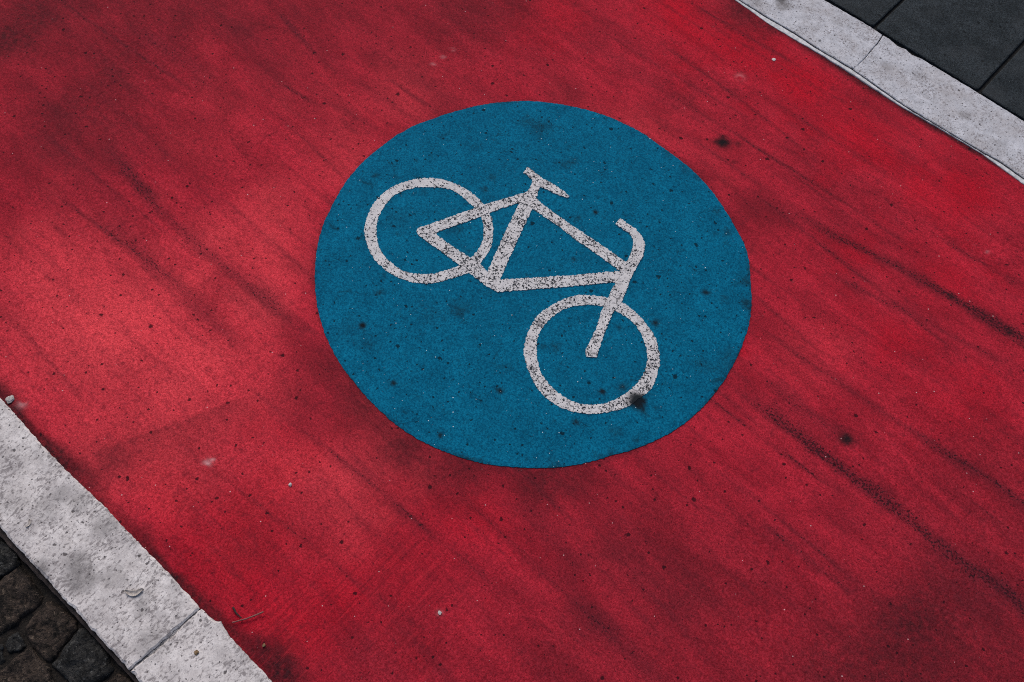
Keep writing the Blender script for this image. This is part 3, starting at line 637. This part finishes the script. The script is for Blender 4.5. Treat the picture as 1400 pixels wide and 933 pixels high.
def paint(name, outer, holes, z, smooth, wear, seed, parent=emblem):
    if smooth: outer = catmull(outer, 10); holes = [catmull(h, 10) for h in holes]
    outer = ragged(densify(ccw(np.array(outer)), STEP), .0023, seed, 150, .8)
    holes = [ragged(densify(ccw(np.array(h)), STEP), .0023, seed + 20, 150, .8) for h in holes]
    o = plate(name, outer, holes, .0008, z, M['white'], parent)
    wear_attr(o, wear)
    return o
paint('wheel', D['rw_out'], [D['rw_in']], .0028, True, lambda x, y: np.clip(.42 + (x - D['rw_in'][9][0] + .13) * 2.2, .36, .74), 1)
paint('wheel', D['fw_out'], [D['fw_in']], .0028, True, lambda x, y: np.clip(.62 - .0 * x, 0, 1), 2)
paint('bicycle_frame', D['frame_out'], [D['hole_rear'], D['hole_main']], .0033, False, lambda x, y: np.full_like(x, .68), 3)
paint('saddle', D['saddle'], [], .0041, False, lambda x, y: np.full_like(x, .7), 4)
paint('fork', D['fork'], [], .0037, False, lambda x, y: np.clip(.62 + 0 * x, 0, 1), 5)
paint('handlebar', D['bar'], [], .0045, False, lambda x, y: np.full_like(x, .5), 6)

# ---------------------------------------------------------------- kerbs
def lerp_line(pts, x):
    P = np.array(pts); return float(np.interp(x, P[:, 0], P[:, 1]))

def stone(name, inner, outer_y, side_joint0, side_joint1, z0, z1, mat, seed, origin, outer=None):
    """One kerb stone between two end outlines; inner: polyline facing the path."""
    loop = list(inner) + list(side_joint1) + list(outer or []) + list(side_joint0)
    P = ragged(densify(ccw(np.array(loop)), .006), .0011, seed, 55)
    return plate(name, P, [], z0, z1, mat, None, .0035, .8, origin)

jl = D['kl_joint']
x_of = lambda P, y: float(np.interp(y, [q[1] for q in P], [q[0] for q in P]))
jw = [.0014, .0022, .0026, .0018, .0008, .0003]
jx_lo = [(x - k, y) for (x, y), k in zip(jl, jw)]; jx_hi = [(x + k, y) for (x, y), k in zip(jl, jw)]
L1, L2 = [(-1.55, -1.0185)] + [q for q in [(-1.2, -1.0185)] + D['kl_in'] if q[0] < .052], [q for q in D['kl_in'] if q[0] > .07] + [(.8, -1.0185), (1.06, -1.0185)]
def left_kerb():
    zl = .0085
    a = L1 + [(jl[-1][0] - .0012, -1.0205)] + [(x, y) for x, y in jx_lo[::-1]] + [(jl[0][0] - .002, -1.180), (-1.55, -1.180)]
    b = [(jl[-1][0] + .0012, -1.0205)] + L2 + [(1.06, -1.180), (jl[0][0] + .002, -1.180)] + [(x, y) for x, y in jx_hi]
    A = plate('kerb_stone', ragged(densify(ccw(np.array(a)), .004), .0019, 1, 70, .7), [], -.1, zl, M['kerb_left'], None, .0035, .8, (-.75, -1.1))
    Bq = plate('kerb_stone', ragged(densify(ccw(np.array(b)), .004), .0019, 2, 70, .7), [], -.1, zl - .0006, M['kerb_left'], None, .0035, .8, (.55, -1.1))
    tag(A, 'long white painted kerb stone carrying the curled dry leaf, beside the cobbles', 'kerb stone', 'white painted kerb stones')
    tag(Bq, 'white painted kerb stone below the dark joint, with a chipped edge by the straw', 'kerb stone', 'white painted kerb stones')
left_kerb()

jr = D['kr_joint']
def right_kerb():
    zr = .0035
    outs = D['kr_out']
    top_a = [(x, y) for x, y in outs if x < .175][::-1]; top_b = [(x, y) for x, y in outs if x > .19][::-1]
    ia = [(x, y + .0034) for x, y in D['kr_in'] if x < .19]; ib = [(x, y + .0034) for x, y in D['kr_in'] if x > .195]
    w = [.0013, .0011, .0010, .0008, .0004, .0003]
    ja_ = [(x - k, y) for (x, y), k in zip(jr, w)] ; jb_ = [(x + k, y) for (x, y), k in zip(jr, w)]
    a = [(-1.0, 1.063), (-.5, 1.062)] + ia + ja_[::-1] + [(.1815, 1.2372)] + top_a + [(-.5, 1.2365), (-1.0, 1.2365)]
    b = [(jr[-1][0] + .0003, 1.0685)] + ib + [(1.2, 1.0625), (1.2, 1.2365)] + top_b + [(.1855, 1.2368)] + jb_
    A = plate('kerb_stone', ragged(densify(ccw(np.array(a)), .004), .0010, 3, 90, .7), [], -.1, zr, M['kerb_right'], None, .0018, .8, (-.4, 1.15))
    Bq = plate('kerb_stone', ragged(densify(ccw(np.array(b)), .004), .0010, 4, 90, .7), [], -.1, zr, M['kerb_right'], None, .0018, .8, (.7, 1.15))
    tag(A, 'white kerb stone with a dark green stain, above the hairline crack, beside the charcoal slabs', 'kerb stone', 'white painted kerb stones')
    tag(Bq, 'white kerb stone past the hairline crack with a nibbled edge against the charcoal slabs', 'kerb stone', 'white painted kerb stones')
    # the rows go on beyond both ends
right_kerb()

def far_kerb(y0, y1, x0, x1, z, mat):
    return [(x0, y0), (x1, y0), (x1, y1), (x0, y1)]
def kerb_runs():
    bx = []
    for (x0, x1, y0, y1, z, mat) in ((-14, -1.556, -1.18, -1.0185, .0085, 'kerb_left'), (1.066, 14, -1.18, -1.0185, .0085, 'kerb_left'), (-14, -1.004, 1.063, 1.2365, .0035, 'kerb_right'), (1.204, 14, 1.063, 1.2365, .0035, 'kerb_right')):
        structure(plate('kerb', densify(np.array([(x0, y0), (x1, y0), (x1, y1), (x0, y1)]), .2), [], -.1, z, M[mat], None, .0035, 0))
kerb_runs()

# painted overspill that runs along the right kerb on the asphalt
lip_in = [(x, y) for x, y in D['kr_lip']]
lip = [(-1.2, 1.050), (-.5, 1.050)] + lip_in + [(1.3, 1.047), (1.3, 1.0592)] + [(x, y - .0020) for x, y in D['kr_in'][::-1]] + [(-.5, 1.0592), (-1.2, 1.0592)]
o = plate('painted_edge_line', ragged(densify(ccw(np.array(lip)), .004), .0014, 9, 40), [], -.01, .0032, M['lip'], None, .0012, .5, (0, 1.054))
tag(o, 'thin white painted edge line between the red path and the kerb crack', 'road marking')

# old filler showing in the joint of the left kerb
structure(plate('joint_filler', densify(np.array([(.045, -1.176), (.075, -1.176), (.075, -1.024), (.045, -1.024)]), .02), [], -.09, .0042, M['filler']))

# dark mortar beside the left kerb and the bed under the cobbles and the slabs
me_out = D['kl_base']
strip = [(-14, -1.179), (14, -1.179), (14, -1.189)] + [(1.2, -1.188)] + [(x, y) for x, y in me_out[::-1]] + [(-.9, -1.19), (-14, -1.189)]
structure(plate('mortar_joint', ragged(densify(ccw(np.array(strip)), .01), .002, 12, 60), [], -.1, -.006, M['mortar'], None, .002, .6))
structure(quad('cobble_bed', -14, 14, -6, -1.18, -.024, M['soil']))
structure(quad('slab_bed', -14, 14, 1.2, 6, -.0075, M['sand']))

# ---------------------------------------------------------------- cobbles
def cobble(name, poly, seed, mat, dome=.010, z=-.010):
    Q = ccw(np.array(poly)); P = .22 * catmull(Q, 10) + .78 * np.array([Q[i] + (Q[(i + 1) % len(Q)] - Q[i]) * j / 10 for i in range(len(Q)) for j in range(10)])
    c = P.mean(0); P = c + (P - c) * 1.075
    n = len(P); rings = 26
    V = []
    for k in range(rings + 1):
        s = k / rings
        for (x, y) in P:
            q = c + (np.array((x, y)) - c) * s
            d = mnoise.fractal(Vector((q[0] * 28, q[1] * 28, seed)), .9, 2.1, 7) * .0085 + mnoise.noise(Vector((q[0] * 11, q[1] * 11, seed + 3))) * .004
            hz = z + d - dome * s ** 14
            jag = (mnoise.noise(Vector((q[0] * 45, q[1] * 45, seed + 9))) * .0045 + mnoise.noise(Vector((q[0] * 140, q[1] * 140, seed + 5))) * .002) * s
            V.append((q[0] - c[0] + jag, q[1] - c[1] + jag, hz))
    for (x, y) in P: V.append(((x - c[0]) * 1.01, (y - c[1]) * 1.01, -.06))
    F = []
    for k in range(rings + 1):
        a = k * n; b = a + n
        F += [(a + i, b + i, b + (i + 1) % n, a + (i + 1) % n) for i in range(n)]
    me = bpy.data.meshes.new(name); me.from_pydata(V, [], F); me.update()
    me.polygons.foreach_set('use_smooth', np.ones(len(F), bool))
    return link(name, me, mat, None, (float(c[0]), float(c[1]), 0))

COBL = [
    ('small grey cobble at the top end of the row beside the white kerb', 'cobg'),
    ('large grey and brown cobble, second along the white kerb from the top', 'cobw'),
    ('brown squarish cobble, third along the white kerb, a narrow joint below it', 'cobw'),
    ('dark grey squarish cobble, fourth along the white kerb', 'cobg'),
    ('broad reddish brown cobble in the second row, touching the corners of three others', 'cobw'),
    ('brown cobble half cut off at the bottom, fifth along the white kerb', 'cobw'),
    ('sliver of dark cobble at the bottom edge, below the dark grey one', 'cobg'),
    ('tiny filler stone wedged between the large cobble and the brown squarish one', 'cobg'),
    ('dark cobble at the picture edge, beyond the filler stone in the second row', 'cobg')]
for i, (lab, m) in enumerate(COBL):
    o = cobble('cobble_stone', D['cob%d' % i], i * 3.7 + 1, M[m], .009 if i != 7 else .004, -.013 if i not in (6, 7, 8) else -.019)
    tag(o, lab, 'cobblestone', 'cobbles set beside the kerb')

def cobble_field():
    """The paving goes on outside the picture: one sheet of further cobbles."""
    V, F = [], []
    r = random.Random(4)
    boxes = [np.array(D['cob%d' % i]) for i in range(9)]
    for row in range(8):
        y1 = -1.195 - row * .112
        x = -1.6 + r.random() * .05
        while x < 1.6:
            w = .095 + r.random() * .03
            x0, x1, y0 = x, x + w - .012, y1 - .1
            x += w
            hit = any(b[:, 0].min() - .004 < x1 and b[:, 0].max() + .004 > x0 and b[:, 1].min() - .004 < y1 and b[:, 1].max() + .004 > y0 for b in boxes)
            if hit: continue
            P = catmull([(x0, y0), ((x0 + x1) / 2, y0 - .003), (x1, y0), (x1 + .003, (y0 + y1) / 2), (x1, y1), ((x0 + x1) / 2, y1), (x0, y1), (x0 - .003, (y0 + y1) / 2)], 3)
            c = P.mean(0); n = len(P); base = len(V)
            for s, dz in ((0.02, 0), (.6, -.001), (.88, -.004), (1, -.01), (1.01, -.05)):
                for q in P:
                    p = c + (q - c) * s
                    V.append((p[0], p[1], -.014 + dz + .004 * mnoise.noise(Vector((p[0] * 20, p[1] * 20, 5)))))
            for k in range(4):
                a = base + k * n; b = a + n
                F += [(a + i, b + i, b + (i + 1) % n, a + (i + 1) % n) for i in range(n)]
    me = bpy.data.meshes.new('cobble_paving'); me.from_pydata(V, [], F); me.update()
    structure(link('cobble_paving', me, M['cobg']))
cobble_field()

# ---------------------------------------------------------------- charcoal slabs behind the right kerb
def slab(x0, x1, y0, y1, seed, lab=None):
    c = .006
    P = [(x0 + c, y0), (x1 - c, y0), (x1, y0 + c), (x1, y1 - c), (x1 - c, y1), (x0 + c, y1), (x0, y1 - c), (x0, y0 + c)]
    o = plate('paving_slab', ragged(densify(ccw(np.array(P)), .006), .0007, seed, 50), [], -.06, .0012 - .0005 * (seed % 2), M['slab'], None, .0028, .6, ((x0 + x1) / 2, (y0 + y1) / 2))
    if lab: tag(o, lab, 'paving slab', 'charcoal paving slabs')
    return o
xa, xb = .1490, .4786
slab(xa - .3296 + .004, xa - .0045, 1.2505, 1.84, 1, 'charcoal slab beside the green-stained kerb stone, its tip showing above the first joint')
slab(xa + .0045, xb - .005, 1.2495, 1.84, 2, 'whole charcoal slab between the two dark joints, beside the nibbled kerb edge')
slab(xb + .005, xb + .3296 - .004, 1.2495, 1.84, 3, 'charcoal slab below the second joint, cut off at the corner of the picture')
def slab_field():
    V, F = [], []
    for i in range(-12, 13):
        for j in range(0, 4):
            if j == 0 and -1 <= i <= 1: continue
            x0 = xa + .0035 + i * .3296; x1 = x0 + .322; y0 = 1.2495 + j * .598; y1 = y0 + .59
            b = len(V)
            V += [(x0, y0, -.06), (x1, y0, -.06), (x1, y1, -.06), (x0, y1, -.06), (x0, y0, -.001), (x1, y0, -.001), (x1, y1, -.001), (x0, y1, -.001)]
            V += [(x0 + .003, y0 + .003, .001), (x1 - .003, y0 + .003, .001), (x1 - .003, y1 - .003, .001), (x0 + .003, y1 - .003, .001)]
            for k in range(2):
                for q in range(4):
                    F.append((b + 4 * k + q, b + 4 * k + (q + 1) % 4, b + 4 * k + 4 + (q + 1) % 4, b + 4 * k + 4 + q))
            F.append((b + 8, b + 9, b + 10, b + 11))
    me = bpy.data.meshes.new('slab_paving'); me.from_pydata(V, [], F); me.update()
    structure(link('slab_paving', me, M['slab']))
slab_field()

# ---------------------------------------------------------------- small litter
def pebble(name, pos, r, seed, mat, squash=.6, z=0.):
    n, m = 14, 9; V = []
    for j in range(m + 1):
        ph = math.pi * j / m
        for i in range(n):
            a = 2 * math.pi * i / n
            v = Vector((math.sin(ph) * math.cos(a), math.sin(ph) * math.sin(a), math.cos(ph)))
            k = r * (1 + .45 * mnoise.noise(v * 1.3 + Vector((seed, 0, 0))) + .15 * mnoise.noise(v * 3.5 + Vector((0, seed, 0))))
            V.append((v.x * k * 1.15, v.y * k, v.z * k * squash + r * squash * .75))
    F = [(j * n + i, (j + 1) * n + i, (j + 1) * n + (i + 1) % n, j * n + (i + 1) % n) for j in range(m) for i in range(n)]
    me = bpy.data.meshes.new(name); me.from_pydata(V, [], F); me.update()
    o = link(name, me, mat, None, (pos[0], pos[1], z)); o.rotation_euler.z = seed
    return o
def at(k): return D[k][0]
tag(pebble('pebble', at('peb_a'), .0078, 2.1, M['pebble'], .4), 'pale angular pebble lying against the white kerb where it leaves the picture', 'pebble')
tag(pebble('pebble', at('peb_b'), .0034, 5.3, M['chip'], .5), 'tiny round white pebble on the red path below the blue roundel', 'pebble')
tag(pebble('paint_chip', at('chip_a'), .0046, 1.2, M['chip'], .25), 'small white paint chip on the red path near the white kerb with the hairline crack', 'chip')
tag(pebble('paint_chip', at('chip_b'), .0034, 3.1, M['pebble'], .3), 'small broken white chip on the red path far below the roundel', 'chip')
tag(pebble('seed_grain', at('grain_b'), .0042, .6, M['grain'], .5, .0075), 'tiny brown seed lying on the white kerb below the dark joint', 'seed')
tag(pebble('gravel_grain', at('grain_a'), .0030, 2.6, M['grain'], .7), 'tiny tan grit grain on the sooty edge beside the chipped kerb', 'grit')

def rod(name, a, b, r, mat, z, bend=.003, seed=1, r1=None):
    a, b = Vector((*a, z)), Vector((*b, z + .003)); n, m = 8, 24; V = []
    d = (b - a).normalized(); s = d.cross(Vector((0, 0, 1))).normalized(); u = s.cross(d)
    mid = (a + b) / 2
    for k in range(m + 1):
        t = k / m; c = a.lerp(b, t) + s * bend * math.sin(t * 3.1) + s * .0006 * mnoise.noise(Vector((t * 6, seed, 0)))
        rr = r + ((r1 if r1 is not None else r) - r) * t
        for i in range(n):
            q = 2 * math.pi * i / n; V.append(tuple(c + (s * math.cos(q) + u * math.sin(q)) * rr - mid))
    F = [(k * n + i, (k + 1) * n + i, (k + 1) * n + (i + 1) % n, k * n + (i + 1) % n) for k in range(m) for i in range(n)]
    F += [tuple(range(n))[::-1], tuple(m * n + i for i in range(n))]
    me = bpy.data.meshes.new(name); me.from_pydata(V, [], F); me.update()
    return link(name, me, mat, None, tuple(mid))
tag(rod('straw', at('straw_a'), at('straw_b'), .0013, M['straw'], .0042, .002, 1, .0017), 'thin reddish dry straw lying on the red path by the chipped kerb edge', 'straw')
tag(rod('twig', at('twig_a'), at('twig_b'), .0022, M['twig'], .0022, .002, 4, .0010), 'short dark twig on the red path, under one end of the straw', 'twig')

def leaf(pos, size, rot):
    """A curled dry leaf scrap: a bent strip with raised rims, a few millimetres thick in its curl."""
    n, m = 26, 7; V = []
    for side in (0, 1):
        for j in range(m + 1):
            v = j / m * 2 - 1
            for i in range(n + 1):
                u = i / n * 2 - 1
                w = .30 * (1 - abs(u) ** 2.4) ** .6 + .03
                x = u; y = v * w + .42 * (u * u) - .25
                z = .16 * v * v + .13 * u * u + .05 + .05 * mnoise.noise(Vector((u * 2, v * 2, 4)))
                V.append((x * size, y * size, z * size - side * .0007))
    F = []; B = (m + 1) * (n + 1)
    for j in range(m):
        for i in range(n):
            a = j * (n + 1) + i; q = (a, a + 1, a + n + 2, a + n + 1)
            F.append(q); F.append(tuple(B + k for k in q[::-1]))
    for i in range(n):
        F.append((i, B + i, B + i + 1, i + 1)); a = m * (n + 1) + i; F.append((a, a + 1, B + a + 1, B + a))
    for j in range(m):
        a = j * (n + 1); F.append((a, a + n + 1, B + a + n + 1, B + a)); a += n; F.append((a, B + a, B + a + n + 1, a + n + 1))
    me = bpy.data.meshes.new('dry_leaf'); me.from_pydata(V, [], F); me.update()
    me.polygons.foreach_set('use_smooth', np.ones(len(F), bool))
    o = link('dry_leaf', me, M['leaf'], None, (pos[0], pos[1], .0085)); o.rotation_euler.z = rot
    return o
tag(leaf(at('leaf'), .0165, .85), 'small curled pale dry leaf lying in the middle of the white kerb', 'leaf')
cl = leaf(at('curl_a'), .0085, 2.1); tag(cl, 'tiny curled leaf scrap on the white kerb near the cobbles, farther from the dark joint', 'leaf')

# ---------------------------------------------------------------- light
w = bpy.data.worlds.new('World'); scene.world = w; w.use_nodes = True
nt = w.node_tree; bg = nt.nodes['Background']
sky = nt.nodes.new('ShaderNodeTexSky'); sky.sky_type = 'NISHITA'; sky.sun_disc = False
EL, AZ = math.radians(SUN_EL), math.radians(SUN_AZ)      # AZ: angle of the sun's ground direction from +X
sdir = Vector((math.cos(EL) * math.cos(AZ), math.cos(EL) * math.sin(AZ), math.sin(EL)))
sky.sun_elevation = EL; sky.sun_rotation = math.atan2(sdir.x, sdir.y)
sky.air_density = 1.0; sky.dust_density = 4.0; sky.ozone_density = 1.0
nt.links.new(sky.outputs[0], bg.inputs[0]); bg.inputs[1].default_value = SKY
sl = bpy.data.lights.new('sun', 'SUN'); sl.energy = SUN; sl.angle = math.radians(SUN_ANG); sl.color = (1, .94, .87)
so = bpy.data.objects.new('sun', sl); COL.objects.link(so)
so.rotation_euler = (-sdir).to_track_quat('-Z', 'Y').to_euler()

# ---------------------------------------------------------------- camera
cd = bpy.data.cameras.new('camera'); cam = bpy.data.objects.new('camera', cd); COL.objects.link(cam)
c = D['cam']
Rm = Matrix([c['right'], c['up'], [-v for v in c['fwd']]]).transposed().to_4x4()
cam.matrix_world = Matrix.Translation(c['loc']) @ Rm
cd.sensor_width = 36; cd.lens = c['lens']; cd.clip_end = 500; cd.clip_start = .05
scene.camera = cam
scene.render.resolution_x, scene.render.resolution_y = 1024, 682
scene.view_settings.view_transform = 'Standard'; scene.view_settings.look = 'None'
scene.view_settings.exposure = EXPO; scene.view_settings.gamma = 1
scene.render.engine = 'CYCLES'
scene.cycles.use_denoising = False
scene.cycles.filter_width = 1.0
